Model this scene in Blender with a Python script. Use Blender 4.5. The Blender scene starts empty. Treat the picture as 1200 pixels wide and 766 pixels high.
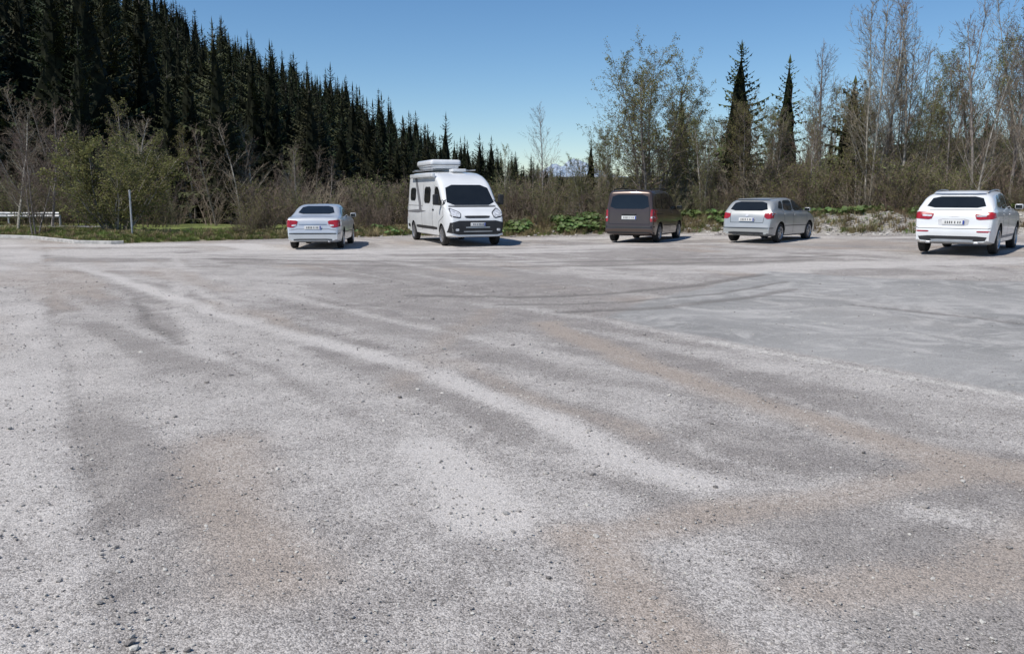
import bpy, bmesh, math, random, time
import numpy as np
from mathutils import Vector, Matrix, Euler
from mathutils.bvhtree import BVHTree

sc = bpy.context.scene
sc.view_settings.view_transform = 'Standard'
sc.view_settings.look = 'None'
sc.view_settings.exposure = 0

# ------------------------------------------------------------------ helpers
def link(o):
    sc.collection.objects.link(o); return o

def new_mat(name):
    m = bpy.data.materials.new(name); m.use_nodes = True
    nt = m.node_tree
    for n in list(nt.nodes): nt.nodes.remove(n)
    out = nt.nodes.new('ShaderNodeOutputMaterial')
    return m, nt, out

def N(nt, typ, **kw):
    n = nt.nodes.new(typ)
    for k, v in kw.items(): setattr(n, k, v)
    return n

def mixc(nt, fac, a, b, blend='MIX'):
    n = nt.nodes.new('ShaderNodeMix'); n.data_type = 'RGBA'; n.blend_type = blend
    n.clamp_factor = True
    for sock, v in ((n.inputs[0], fac), (n.inputs[6], a), (n.inputs[7], b)):
        if isinstance(v, bpy.types.NodeSocket): nt.links.new(v, sock)
        elif isinstance(v, (int, float)): sock.default_value = v
        else: sock.default_value = (*v[:3], 1)
    return n.outputs[2]

def mth(nt, op, a, b=None, c=None, clamp=False):
    n = nt.nodes.new('ShaderNodeMath'); n.operation = op; n.use_clamp = clamp
    for i, v in enumerate((a, b, c)):
        if v is None: continue
        if isinstance(v, bpy.types.NodeSocket): nt.links.new(v, n.inputs[i])
        else: n.inputs[i].default_value = v
    return n.outputs[0]

def ramp(nt, fac, lo, hi):
    n = nt.nodes.new('ShaderNodeMapRange'); n.clamp = True; n.interpolation_type = 'SMOOTHSTEP'
    nt.links.new(fac, n.inputs[0]); n.inputs[1].default_value = lo; n.inputs[2].default_value = hi
    return n.outputs[0]

def noise(nt, vec, scale, detail=4, rough=.55, dist=0):
    n = nt.nodes.new('ShaderNodeTexNoise'); n.inputs['Scale'].default_value = scale
    n.inputs['Detail'].default_value = detail; n.inputs['Roughness'].default_value = rough
    n.inputs['Distortion'].default_value = dist
    nt.links.new(vec, n.inputs['Vector']); return n.outputs['Fac']

def simple(name, col, rough=.5, metal=0., coat=0., var=.15, nscale=3., bump=0., bscale=40., objrand=0., spec=.5, trans=0.):
    m, nt, out = new_mat(name)
    tc = N(nt, 'ShaderNodeTexCoord').outputs['Object']
    f = noise(nt, tc, nscale, 1)
    f = ramp(nt, f, .3, .7)
    c = mixc(nt, f, [x*(1-var) for x in col], [min(1, x*(1+var)) for x in col])
    if objrand:
        oi = N(nt, 'ShaderNodeObjectInfo')
        hsv = N(nt, 'ShaderNodeHueSaturation')
        nt.links.new(c, hsv.inputs['Color'])
        v = mth(nt, 'MULTIPLY_ADD', oi.outputs['Random'], 2*objrand, 1-objrand)
        nt.links.new(v, hsv.inputs['Value'])
        h = mth(nt, 'MULTIPLY_ADD', oi.outputs['Random'], .05, .475)
        nt.links.new(h, hsv.inputs['Hue'])
        c = hsv.outputs['Color']
    p = N(nt, 'ShaderNodeBsdfPrincipled')
    nt.links.new(c, p.inputs['Base Color'])
    p.inputs['Roughness'].default_value = rough
    p.inputs['Metallic'].default_value = metal
    p.inputs['Coat Weight'].default_value = coat
    p.inputs['Coat Roughness'].default_value = .06
    p.inputs['Specular IOR Level'].default_value = spec
    if bump:
        b = N(nt, 'ShaderNodeBump'); b.inputs['Strength'].default_value = bump
        b.inputs['Distance'].default_value = .02
        nt.links.new(noise(nt, tc, bscale, 3), b.inputs['Height'])
        nt.links.new(b.outputs[0], p.inputs['Normal'])
    res = p.outputs[0]
    if trans:
        t = N(nt, 'ShaderNodeBsdfTranslucent'); nt.links.new(c, t.inputs['Color'])
        mx = N(nt, 'ShaderNodeMixShader'); mx.inputs[0].default_value = trans
        nt.links.new(res, mx.inputs[1]); nt.links.new(t.outputs[0], mx.inputs[2]); res = mx.outputs[0]
    nt.links.new(res, out.inputs[0])
    return m

class MB:
    def __init__(s): s.v=[]; s.f=[]; s.m=[]
    def face(s, pts, mat=0):
        b=len(s.v); s.v.extend([tuple(p) for p in pts]); s.f.append(tuple(range(b,b+len(pts)))); s.m.append(mat)
    def tube(s, p0, p1, r0, r1, n=3, mat=0):
        d=(p1-p0)
        if d.length<1e-6: return
        d.normalize()
        a=d.orthogonal().normalized(); c=d.cross(a)
        b=len(s.v)
        for p,r in ((p0,r0),(p1,r1)):
            for i in range(n):
                t=2*math.pi*i/n
                s.v.append(tuple(p+a*(math.cos(t)*r)+c*(math.sin(t)*r)))
        for i in range(n):
            j=(i+1)%n
            s.f.append((b+i,b+j,b+n+j,b+n+i)); s.m.append(mat)
    def mesh(s, name, mats, smooth=False):
        me=bpy.data.meshes.new(name); me.from_pydata(s.v,[],s.f); 
        for m in mats: me.materials.append(m)
        me.polygons.foreach_set('material_index', s.m)
        if smooth: me.polygons.foreach_set('use_smooth',[True]*len(s.f))
        me.update(); return me

def _hash(ix,iy,seed):
    h=(ix.astype(np.int64)*374761393+iy.astype(np.int64)*668265263+seed*1442695)&0xffffffff
    h=((h^(h>>13))*1274126177)&0xffffffff
    return ((h^(h>>16))&0xffff)/65535.0
def vnoise(x,y,seed=0):
    ix=np.floor(x);iy=np.floor(y);fx=x-ix;fy=y-iy
    fx=fx*fx*(3-2*fx);fy=fy*fy*(3-2*fy)
    a=_hash(ix,iy,seed);b=_hash(ix+1,iy,seed);c=_hash(ix,iy+1,seed);d=_hash(ix+1,iy+1,seed)
    return (a*(1-fx)+b*fx)*(1-fy)+(c*(1-fx)+d*fx)*fy
def fbm(x,y,seed=0,o=4):
    s=0;a=.5;t=0
    for i in range(o):
        s=s+a*vnoise(x*2**i,y*2**i,seed+i*17);t+=a;a*=.5
    return s/t
def sst(a,b,x):
    t=np.clip((x-a)/(b-a),0,1);return t*t*(3-2*t)
def poly_d(X,Y,pts):
    D=np.full(X.shape,1e9)
    for (ax,ay),(bx,by) in zip(pts[:-1],pts[1:]):
        dx=bx-ax;dy=by-ay;L=dx*dx+dy*dy
        t=np.clip(((X-ax)*dx+(Y-ay)*dy)/L,0,1)
        D=np.minimum(D,np.hypot(X-ax-t*dx,Y-ay-t*dy))
    return D
def inside(X,Y,pts):
    r=np.zeros(X.shape,bool);n=len(pts);j=n-1
    for i in range(n):
        xi,yi=pts[i];xj,yj=pts[j]
        c=((yi>Y)!=(yj>Y))&(X<(xj-xi)*(Y-yi)/((yj-yi)+1e-12)+xi)
        r^=c;j=i
    return r
def edge_y(X):
    # far edge of the car park
    return np.interp(X,[-60,-30,-24,-19,-15.5,-14,-11,-8,-4,0,8,12.5,18,24,40],
                       [60,37,36,34,30.6,30.3,32.2,34,35.6,35.3,34.6,32.2,31,28,22])
def H(X,Y):
    X=np.asarray(X,float);Y=np.asarray(Y,float)
    z=.05*(fbm(X*.15,Y*.15,3)-.5)*sst(3,12,Y)
    z=z+np.clip(X,0,18)*.018*sst(10,24,Y)
    e=Y-edge_y(X)+.8*(fbm(X*.5,Y*.5,11)-.5)
    bankh=np.interp(X,[-30,-14,-6,-1,1,8,13,20],[.3,.22,.2,.3,.6,.65,.75,.9])
    z=z+sst(0,2.2,e)*bankh*(.75+.5*fbm(X*.35,Y*.35,5))
    z=z-6*sst(42,110,Y)*sst(-45,-10,X-.0*Y)
    pl=.05*Y-.45*X-18
    hill=np.where(pl>0,np.sqrt(np.maximum(pl,0)**2+16)-4,0)
    z=z+np.minimum(hill,110)*sst(30,60,Y)*(1-.97*sst(300,430,Y))
    z=z+22*np.exp(-((X-125)/75)**2-((Y-240)/60)**2)
    R=np.hypot(X,Y)
    z=z+sst(350,1400,R)*(R*.020*(.6+.8*fbm(X*.002+7,Y*.002,9)))*(Y>0)
    return z
def hz(x,y): return float(H(np.array([x]),np.array([y]))[0])
def par(name,loc,rz=0):
    o=link(bpy.data.objects.new(name,None)); o.location=loc; o.rotation_euler=(0,0,rz); o.empty_display_size=.3; return o
def child(name,mesh,parent):
    o=link(bpy.data.objects.new(name,mesh)); o.parent=parent; return o

# ------------------------------------------------------------------ vehicles
M_glass=simple('window_glass',(.012,.014,.015),.04,var=.1,spec=.6,coat=0)
M_black=simple('black_plastic',(.018,.018,.019),.55,var=.2)
M_dark=simple('underbody',(.008,.008,.008),.9,var=.2)
M_tyre=simple('tyre',(.022,.021,.020),.85,var=.25,nscale=12)
M_rim=simple('alloy',(.50,.50,.51),.35,metal=.8,var=.1)
M_red=simple('tail_lamp',(.33,.012,.012),.15,coat=1,var=.2,nscale=14)
M_clear=simple('lamp_lens',(.55,.56,.58),.12,coat=1,var=.3,nscale=14)
M_plate=simple('plate_white',(.72,.72,.70),.4,var=.03)
M_ink=simple('plate_ink',(.02,.02,.025),.5,var=.1)
M_blue=simple('plate_blue',(.02,.05,.30),.5,var=.1)
M_seam=simple('panel_gap',(.012,.012,.012),.8,var=.1)

def chaikin(pts,it=1,closed=False,q_=.22):
    for _ in range(it):
        o=[]; n=len(pts)
        if not closed: o.append(pts[0])
        for i in range(n if closed else n-1):
            a=pts[i];b_=pts[(i+1)%n]
            o.append(tuple(a[k]+(b_[k]-a[k])*q_ for k in range(2))); o.append(tuple(a[k]+(b_[k]-a[k])*(1-q_) for k in range(2)))
        if not closed: o.append(pts[-1])
        pts=o
    return pts
class Car:
    def __init__(s,name,loc,rz,spec,paint,rollx=0):
        s.root=par(name,loc,rz); s.spec=spec; s.paint=paint
        s.body(); s.wheels()
    def body(s):
        sp=s.spec
        prof=chaikin(sp['top'],2)
        st=[]
        for a,b_ in zip(prof[:-1],prof[1:]):
            L=math.hypot(b_[0]-a[0],b_[1]-a[1]); n=max(1,int(L/.09))
            for i in range(n): st.append((a[0]+(b_[0]-a[0])*i/n,a[1]+(b_[1]-a[1])*i/n))
        st.append(prof[-1])
        xm=sp['top'][0][0]; W=sp['hw']
        xmin=min(p[0] for p in prof)
        rings=[]
        for x,zt in st:
            dF=max(0,(x-(xm-.75))/.75); dR=max(0,((xmin+.55)-x)/.55)
            w=W*(1-sp.get('fr',.16)*dF**2.2-sp.get('rr',.09)*dR**2.4)
            zb=sp['zb']+.06*dF**2+.08*dR**2
            belt=np.interp(x,[xmin,xm],[sp['belt'][1],sp['belt'][0]])
            b_=min(belt,zt-.05); b_=max(b_,zb+.08)
            Hh=max(zt-b_,.02); tum=sp['tum']
            rc=min(sp.get('rc',.13),Hh*.45,.6)
            ws=w*.975
            crown=.035
            hp=[(0,zb),(w*.55,zb),(w*.86,zb+.005),(w*.945,zb+.05),(w*.98,zb+.3*(b_-zb)),(w,zb+.58*(b_-zb)),(w*.998,zb+.8*(b_-zb)),(w*.99,zb+.93*(b_-zb)),(ws,b_)]
            for f in (.12,.35,.6,.82):
                zz=b_+f*(Hh-rc); hp.append((ws-.012-tum*(zz-b_),zz))
            yc=ws-.012-tum*(Hh-rc); zc=zt-rc-crown*.6
            for t in (0,25,50,72):
                tt=math.radians(t); hp.append((yc-rc*1.1+rc*1.1*math.cos(tt)-tum*rc*math.sin(tt),zc+rc*math.sin(tt)))
            yl=yc-rc*1.1
            for f in (.95,.7,.4):
                hp.append((yl*f,zt-crown*f*f*.6))
            hp.append((0,zt))
            ring=[(y,z) for y,z in hp]+[(-y,z) for y,z in hp[-2:0:-1]]
            rings.append([Vector((x,y,z)) for y,z in ring])
        bm=bmesh.new(); vr=[[bm.verts.new(v) for v in rg] for rg in rings]; n=len(rings[0])
        for i in range(len(rings)-1):
            for k in range(n): bm.faces.new((vr[i][k],vr[i][(k+1)%n],vr[i+1][(k+1)%n],vr[i+1][k]))
        bm.faces.new(vr[0]); bm.faces.new(vr[-1][::-1])
        bmesh.ops.recalc_face_normals(bm,faces=bm.faces)
        s.bvh=BVHTree.FromBMesh(bm)
        me_=bpy.data.meshes.new('body'); bm.to_mesh(me_); bm.free()
        me_.materials.append(s.paint); me_.materials.append(M_dark)
        o=link(bpy.data.objects.new('body',me_))
        bmc=bmesh.new()
        for wx in sp['wx']:
            for sy in (-1,1):
                rr_=bmesh.ops.create_cone(bmc,cap_ends=True,segments=32,radius1=sp['R']+.055,radius2=sp['R']+.055,depth=.5)
                vs=rr_['verts']
                bmesh.ops.rotate(bmc,verts=vs,matrix=Matrix.Rotation(math.pi/2,3,'X'))
                bmesh.ops.translate(bmc,verts=vs,vec=(wx,sy*(W+.25-.27),sp['R']+.01))
        mc=bpy.data.meshes.new('c'); bmc.to_mesh(mc); bmc.free(); mc.materials.append(s.paint); mc.materials.append(M_dark)
        mc.polygons.foreach_set('material_index',[1]*len(mc.polygons))
        oc=link(bpy.data.objects.new('c',mc))
        md=o.modifiers.new('b','BOOLEAN'); md.operation='DIFFERENCE'; md.object=oc; md.solver='EXACT'
        dg=bpy.context.evaluated_depsgraph_get(); dg.update()
        me2=bpy.data.meshes.new_from_object(o.evaluated_get(dg)); o.modifiers.clear(); o.data=me2
        bpy.data.objects.remove(oc)
        me2.polygons.foreach_set('use_smooth',[True]*len(me2.polygons))
        me2.set_sharp_from_angle(angle=math.radians(38))
        o.parent=s.root
    def wheels(s):
        sp=s.spec;R=sp['R'];W=sp['hw']
        B=MB(); 
        prof=[(R*.60,-.10),(R*.66,-.105),(R*.93,-.10),(R,-.075),(R,.075),(R*.93,.10),(R*.66,.108),(R*.62,.10)]
        def lathe(B,prof,mat,n=36):
            for i in range(n):
                a=2*math.pi*i/n;b_=2*math.pi*(i+1)/n
                for (r0,y0),(r1,y1) in zip(prof[:-1],prof[1:]):
                    B.face([(r0*math.cos(a),y0,r0*math.sin(a)),(r1*math.cos(a),y1,r1*math.sin(a)),(r1*math.cos(b_),y1,r1*math.sin(b_)),(r0*math.cos(b_),y0,r0*math.sin(b_))],mat)
        lathe(B,prof,0); lathe(B,[(R*.66,.106),(R*.62,.112),(R*.57,.10),(R*.55,.05)],1); lathe(B,[(R*.57,.03),(0.001,.03)],2)
        lathe(B,[(R*.14,.095),(R*.12,.10),(.001,.102)],1); lathe(B,[(R*.60,-.1),(0.001,-.1)],2)
        ns=sp.get('spokes',5)
        for i in range(ns):
            a=2*math.pi*i/ns
            for da in ((-.1,.1) if ns==5 else (0,)):
                u=Vector((math.cos(a+da),0,math.sin(a+da))); t=Vector((-u.z,0,u.x)); w_=R*.055 if ns==5 else R*.06
                p0=u*R*.1;p1=u*R*.58
                B.face([p0-t*w_+Vector((0,.097,0)),p0+t*w_+Vector((0,.097,0)),p1+t*w_*.9+Vector((0,.088,0)),p1-t*w_*.9+Vector((0,.088,0))],1)
                for sg in (-1,1):
                    B.face([p0+t*w_*sg+Vector((0,.097,0)),p1+t*w_*.9*sg+Vector((0,.088,0)),p1+t*w_*.9*sg+Vector((0,.04,0)),p0+t*w_*sg+Vector((0,.04,0))],1)
        wm=B.mesh('wheel',[M_tyre,sp.get('rim',M_rim),M_dark])
        i=0
        for wx in sp['wx']:
            for sy in (-1,1):
                i+=1; o=child('wheel_%d'%i,wm,s.root); o.location=(wx,sy*(W-.125),R); o.rotation_euler=(0,0,0 if sy>0 else math.pi)
    def patch(s,name,pts,view,mat,off=.006,res=.05,rnd=1):
        if rnd: pts=chaikin(pts,rnd,True,.15 if rnd==1 else .2)
        xs_=[p[0] for p in pts]; ys_=[p[1] for p in pts]
        ar=sum(pts[i][0]*pts[(i+1)%len(pts)][1]-pts[(i+1)%len(pts)][0]*pts[i][1] for i in range(len(pts)))
        if ar<0: pts=pts[::-1]
        x0,x1,y0,y1=min(xs_),max(xs_),min(ys_),max(ys_)
        nx_=max(2,int((x1-x0)/res)+1); ny_=max(2,int((y1-y0)/res)+1)
        bm=bmesh.new(); g=[[bm.verts.new((x0+(x1-x0)*i/nx_,y0+(y1-y0)*j/ny_,0)) for i in range(nx_+1)] for j in range(ny_+1)]
        for j in range(ny_):
            for i in range(nx_): bm.faces.new((g[j][i],g[j][i+1],g[j+1][i+1],g[j+1][i]))
        for i in range(len(pts)):
            a=Vector((*pts[i],0)); b_=Vector((*pts[(i+1)%len(pts)],0)); d=b_-a
            if d.length<1e-6: continue
            nrm=Vector((d.y,-d.x,0)).normalized()
            bmesh.ops.bisect_plane(bm,geom=bm.verts[:]+bm.edges[:]+bm.faces[:],dist=1e-6,plane_co=a,plane_no=nrm,clear_outer=True)
        for v in bm.verts:
            a,b_=v.co.x,v.co.y
            if view=='rear': o_=Vector((-9,a,b_));d=Vector((1,0,0))
            elif view=='front': o_=Vector((9,a,b_));d=Vector((-1,0,0))
            elif view=='left': o_=Vector((a,9,b_));d=Vector((0,-1,0))
            elif view=='right': o_=Vector((a,-9,b_));d=Vector((0,1,0))
            else: o_=Vector((a,b_,9));d=Vector((0,0,-1))
            h_=s.bvh.ray_cast(o_,d)
            if h_[0] is None:
                o2=o_.copy()
                if view in('rear','front'): o2.x=(-1 if view=='rear' else 1)*abs(s.spec['top'][0 if view=='front' else -1][0])
                elif view in ('left','right'): o2.y=(1 if view=='left' else -1)*s.spec['hw']
                h_=s.bvh.find_nearest(o2)
            v.co=h_[0]+h_[1]*off
        bmesh.ops.recalc_face_normals(bm,faces=bm.faces)
        me_=bpy.data.meshes.new(name); bm.to_mesh(me_); bm.free(); me_.materials.append(mat)
        me_.polygons.foreach_set('use_smooth',[True]*len(me_.polygons))
        return child(name,me_,s.root)
    def both(s,name,pts,mat,**k):
        s.patch(name,pts,'left',mat,**k); s.patch(name,pts,'right',mat,**k)
    def sym(s,name,pts,view,mat,**k):
        s.patch(name,pts,view,mat,**k); s.patch(name,[(-a,b_) for a,b_ in pts],view,mat,**k)
    def seam(s,pts,view,w=.006,mat=None):
        for a,b_ in zip(pts[:-1],pts[1:]):
            d=Vector((b_[0]-a[0],b_[1]-a[1])).normalized(); n_=Vector((-d.y,d.x))*w
            q=[(a[0]+n_.x,a[1]+n_.y),(a[0]-n_.x,a[1]-n_.y),(b_[0]-n_.x,b_[1]-n_.y),(b_[0]+n_.x,b_[1]+n_.y)]
            s.patch('panel_gap',q,view,mat or M_seam,off=.003,rnd=0,res=.06)
    def box(s,name,c,size,mat,bev=.02,rot=(0,0,0)):
        bm=bmesh.new(); bmesh.ops.create_cube(bm,size=1); bmesh.ops.scale(bm,vec=size,verts=bm.verts)
        bmesh.ops.bevel(bm,geom=bm.edges[:]+bm.verts[:],offset=min(bev,min(size)*.45),segments=3,affect='EDGES',profile=.6)
        me_=bpy.data.meshes.new(name); bm.to_mesh(me_); bm.free(); me_.materials.append(mat); me_.polygons.foreach_set('use_smooth',[True]*len(me_.polygons))
        o=child(name,me_,s.root); o.location=c; o.rotation_euler=rot; return o
    def mirrors(s,x,z,mat):
        for sy in (-1,1):
            s.box('wing_mirror',(x,sy*(s.spec['hw']+.07),z),(.11,.20,.14),mat,.045); s.box('mirror_glass',(x-.055,sy*(s.spec['hw']+.07),z),(.006,.16,.10),M_glass,.002)
    def plate(s,view,z,x):
        sg=-1 if view=='rear' else 1
        s.box('number_plate',(x,0,z),(.012,.52,.115),M_plate,.003)
        s.box('plate_band',(x+sg*.008,-.235*sg*-1,z),(.004,.04,.10),M_blue,.001)
        for i,yy in enumerate((-.16,-.11,-.04,.03,.08,.13,.18)):
            s.box('plate_character',(x+sg*.008,yy,z),(.004,.022,.06),M_ink,.001)

def paint(name,col,metal,rough=.32):
    return simple(name,col,rough,metal=metal,coat=.8,var=.05,nscale=1.5)
def zc(x,y): return hz(x,y)

# --- silver saloon
x,y=-6.44,29.3
C=Car('silver_saloon_car',(x,y,zc(x,y)),math.radians(90+4),dict(hw=.865,zb=.20,belt=(.86,.95),tum=.34,R=.315,wx=(1.42,-1.30),spokes=7,rr=.12,
  top=[(2.26,.40),(2.25,.62),(2.12,.74),(1.6,.90),(1.0,.98),(.3,1.36),(-.2,1.43),(-.85,1.38),(-1.2,1.23),(-1.6,1.05),(-2.08,1.02),(-2.17,.93),(-2.22,.7),(-2.27,.55),(-2.265,.40)]),paint('silver_paint',(.60,.62,.64),.35))
C.patch('rear_window',[(-.60,1.10),(.60,1.10),(.47,1.345),(-.47,1.345)],'rear',M_glass)
C.patch('windscreen',[(-.66,1.02),(.66,1.02),(.52,1.34),(-.52,1.34)],'front',M_glass)
C.both('front_side_window',[(.86,.99),(.30,1.31),(-.22,1.34),(-.24,.99)],M_glass)
C.both('rear_side_window',[(-.30,.99),(-.30,1.34),(-.78,1.30),(-1.22,1.12),(-1.30,1.02)],M_glass)
C.sym('tail_lamp',[(.46,.90),(.86,.93),(.88,.72),(.62,.68),(.50,.76)],'rear',M_red,off=.012)
C.sym('reverse_lamp',[(.50,.79),(.66,.77),(.66,.73),(.54,.73)],'rear',M_clear,off=.016)
C.sym('headlamp',[(.45,.70),(.80,.72),(.80,.58),(.50,.56)],'front',M_clear,off=.01)
C.patch('grille',[(-.35,.70),(.35,.70),(.28,.55),(-.28,.55)],'front',M_black)
C.patch('trunk_strip',[(-.44,.80),(.44,.80),(.44,.775),(-.44,.775)],'rear',M_rim,off=.012)
C.patch('bumper_trim',[(-.83,.52),(.83,.52),(.83,.485),(-.83,.485)],'rear',M_black,off=.006)
C.patch('lower_bumper',[(-.6,.34),(.6,.34),(.6,.27),(-.6,.27)],'rear',M_black,off=.006)
C.seam([(-.78,.60),(-.50,.64),(.5,.64),(.78,.60)],'rear')
C.plate('rear',.69,-2.255)
for v in('left','right'):
    C.seam([(-.27,.96),(-.25,.30)],v); C.seam([(.92,.94),(.95,.35)],v); C.seam([(-1.2,.96),(-1.02,.62),(-.98,.32)],v)
    C.seam([(-1.0,.52),(1.1,.50)],v,.012,M_black)
C.mirrors(.75,1.02,C.paint)
for sy in(-1,1): C.box('door_handle',(-.1,sy*.86,.86),(.16,.03,.03),C.paint,.01); C.box('door_handle',(-1.0,sy*.855,.87),(.16,.03,.03),C.paint,.01)
C.box('exhaust',(-2.2,-.5,.25),(.16,.07,.05),M_rim,.02)

# --- silver hatchback
x,y=8.99,29.8
C=Car('silver_hatchback_car',(x,y,zc(x,y)),math.radians(90-39),dict(hw=.88,zb=.20,belt=(.90,1.0),tum=.30,R=.315,wx=(1.28,-1.30),spokes=7,rr=.11,
  top=[(2.1,.40),(2.09,.6),(1.98,.74),(1.5,.93),(1.05,1.02),(.3,1.40),(-.2,1.475),(-1.0,1.46),(-1.55,1.40),(-1.72,1.34),(-1.97,1.0),(-2.03,.85),(-2.07,.62),(-2.11,.5),(-2.10,.38)]),paint('silver_grey_paint',(.42,.43,.42),.35))
C.patch('rear_window',[(-.66,1.04),(.66,1.04),(.53,1.33),(-.53,1.33)],'rear',M_glass)
C.patch('windscreen',[(-.68,1.06),(.68,1.06),(.54,1.38),(-.54,1.38)],'front',M_glass)
C.both('front_side_window',[(.90,1.03),(.28,1.36),(-.20,1.39),(-.22,1.03)],M_glass)
C.both('rear_side_window',[(-.28,1.03),(-.28,1.39),(-.95,1.37),(-1.05,1.06)],M_glass)
C.both('quarter_window',[(-1.12,1.08),(-1.05,1.36),(-1.28,1.33),(-1.48,1.12)],M_glass)
C.sym('tail_lamp',[(.58,.95),(.86,.98),(.90,.80),(.68,.78),(.59,.84)],'rear',M_red,off=.012)
C.patch('spoiler',[(-.55,1.40),(.55,1.40),(.55,1.365),(-.55,1.365)],'rear',C.paint,off=.04)
C.patch('bumper_trim',[(-.84,.50),(.84,.50),(.84,.47),(-.84,.47)],'rear',M_black,off=.006)
C.patch('lower_bumper',[(-.6,.36),(.6,.36),(.6,.28),(-.6,.28)],'rear',M_black,off=.006)
C.seam([(-.60,1.0),(-.56,.66),(.56,.66),(.60,1.0)],'rear')
C.plate('rear',.76,-2.085)
C.sym('headlamp',[(.45,.74),(.80,.78),(.82,.62),(.50,.60)],'front',M_clear,off=.01)
C.patch('grille',[(-.42,.62),(.42,.62),(.36,.42),(-.36,.42)],'front',M_black)
C.patch('badge',[(-.05,.91),(0,.93),(.05,.91),(.06,.86),(.0,.84),(-.05,.86)],'rear',M_rim,off=.012)
for v in('left','right'):
    C.seam([(-.25,1.0),(-.22,.32)],v); C.seam([(.95,.98),(1.0,.7),(.86,.34)],v); C.seam([(-1.12,1.04),(-1.02,.7),(-.9,.32)],v); C.seam([(-.95,.55),(.95,.53)],v,.012,M_black)
C.mirrors(.80,1.06,C.paint)
for sy in(-1,1): C.box('door_handle',(-.1,sy*.875,.90),(.17,.03,.03),C.paint,.01); C.box('door_handle',(-.98,sy*.87,.92),(.15,.03,.03),C.paint,.01)
B=MB(); B.tube(Vector((-1.3,0,1.45)),Vector((-1.55,0,1.62)),.006,.003,5); child('antenna',B.mesh('antenna',[M_black]),C.root)

# --- dark bronze compact people carrier
x,y=4.93,31.5
C=Car('brown_compact_mpv',(x,y,zc(x,y)),math.radians(90-25),dict(hw=.895,zb=.22,belt=(.98,1.10),tum=.15,R=.325,wx=(1.33,-1.35),spokes=5,rr=.07,rc=.10,
  top=[(2.2,.42),(2.19,.65),(2.05,.82),(1.55,1.02),(1.25,1.08),(.55,1.62),(.15,1.77),(-.6,1.82),(-1.7,1.81),(-1.98,1.78),(-2.04,1.68),(-2.13,1.15),(-2.15,.9),(-2.17,.62),(-2.20,.5),(-2.19,.40)]),paint('brown_metallic_paint',(.072,.046,.035),.3,.3))
C.patch('rear_window',[(-.70,1.16),(.70,1.16),(.62,1.64),(-.62,1.64)],'rear',M_glass)
C.patch('windscreen',[(-.72,1.12),(.72,1.12),(.62,1.64),(-.62,1.64)],'front',M_glass)
C.both('front_side_window',[(1.15,1.12),(.5,1.58),(.12,1.66),(.08,1.12)],M_glass)
C.both('middle_side_window',[(0,1.13),(0,1.66),(-1.02,1.67),(-1.02,1.13)],M_glass)
C.both('rear_side_window',[(-1.12,1.15),(-1.12,1.67),(-1.78,1.64),(-1.86,1.17)],M_glass)
C.sym('tail_lamp',[(.76,1.14),(.87,1.14),(.90,.72),(.74,.72)],'rear',M_red,off=.012)
C.sym('reverse_lamp',[(.77,.90),(.87,.90),(.87,.84),(.77,.84)],'rear',M_clear,off=.016)
C.patch('bumper_upper',[(-.86,.58),(.86,.58),(.86,.52),(-.86,.52)],'rear',M_black,off=.015)
C.patch('bumper_lower',[(-.84,.38),(.84,.38),(.84,.29),(-.84,.29)],'rear',M_black,off=.008)
C.seam([(-.70,1.68),(-.72,.64),(.72,.64),(.70,1.68)],'rear')
C.plate('rear',.86,-2.17)
C.box('hatch_handle',(-2.17,0,.97),(.03,.5,.05),M_black,.01)
C.sym('headlamp',[(.45,.80),(.82,.84),(.84,.62),(.50,.60)],'front',M_clear,off=.01); C.patch('grille',[(-.42,.72),(.42,.72),(.36,.42),(-.36,.42)],'front',M_black)
for v in('left','right'):
    C.seam([(.04,1.1),(.04,.32)],v); C.seam([(1.1,1.06),(1.0,.7),(.92,.34)],v); C.seam([(-1.06,1.66),(-1.06,.7),(-.95,.34)],v); C.seam([(-2.0,.98),(-1.06,.98)],v,.012); C.seam([(-.9,.58),(.95,.56)],v,.02,M_black)
C.mirrors(.95,1.18,M_black)
for sy in(-1,1):
    B=MB(); pv=None
    for i in range(9):
        t=i/8; q_=Vector((.1-1.9*t,sy*.66,1.80+.055*math.sin(math.pi*t)**.4))
        if pv is not None: B.tube(pv,q_,.018,.018,8)
        pv=q_
    child('roof_rail',B.mesh('roof_rail',[M_black],True),C.root)
    C.box('door_handle',(.18,sy*.89,1.0),(.17,.03,.03),C.paint,.01)

# --- white SUV
x,y=12.54,23.5
C=Car('white_suv',(x,y,zc(x,y)),math.radians(90-38),dict(hw=.94,zb=.24,belt=(1.0,1.10),tum=.34,R=.365,wx=(1.40,-1.40),spokes=5,rr=.11,
  top=[(2.3,.45),(2.29,.7),(2.15,.88),(1.6,1.04),(1.1,1.11),(.35,1.52),(-.15,1.625),(-1.0,1.61),(-1.62,1.54),(-1.82,1.47),(-2.12,1.12),(-2.20,1.0),(-2.25,.75),(-2.31,.6),(-2.30,.45)]),paint('white_paint',(.72,.73,.73),0,.3))
C.patch('rear_window',[(-.70,1.17),(.70,1.17),(.56,1.45),(-.56,1.45)],'rear',M_glass)
C.patch('windscreen',[(-.72,1.15),(.72,1.15),(.56,1.5),(-.56,1.5)],'front',M_glass)
C.both('front_side_window',[(.98,1.13),(.34,1.47),(-.18,1.53),(-.20,1.13)],M_glass)
C.both('rear_side_window',[(-.27,1.13),(-.27,1.53),(-.98,1.51),(-1.06,1.15)],M_glass)
C.both('quarter_window',[(-1.13,1.16),(-1.06,1.50),(-1.36,1.46),(-1.66,1.20)],M_glass)
C.sym('tail_lamp',[(.46,1.04),(.90,1.07),(.93,.90),(.52,.87)],'rear',M_red,off=.012)
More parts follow.
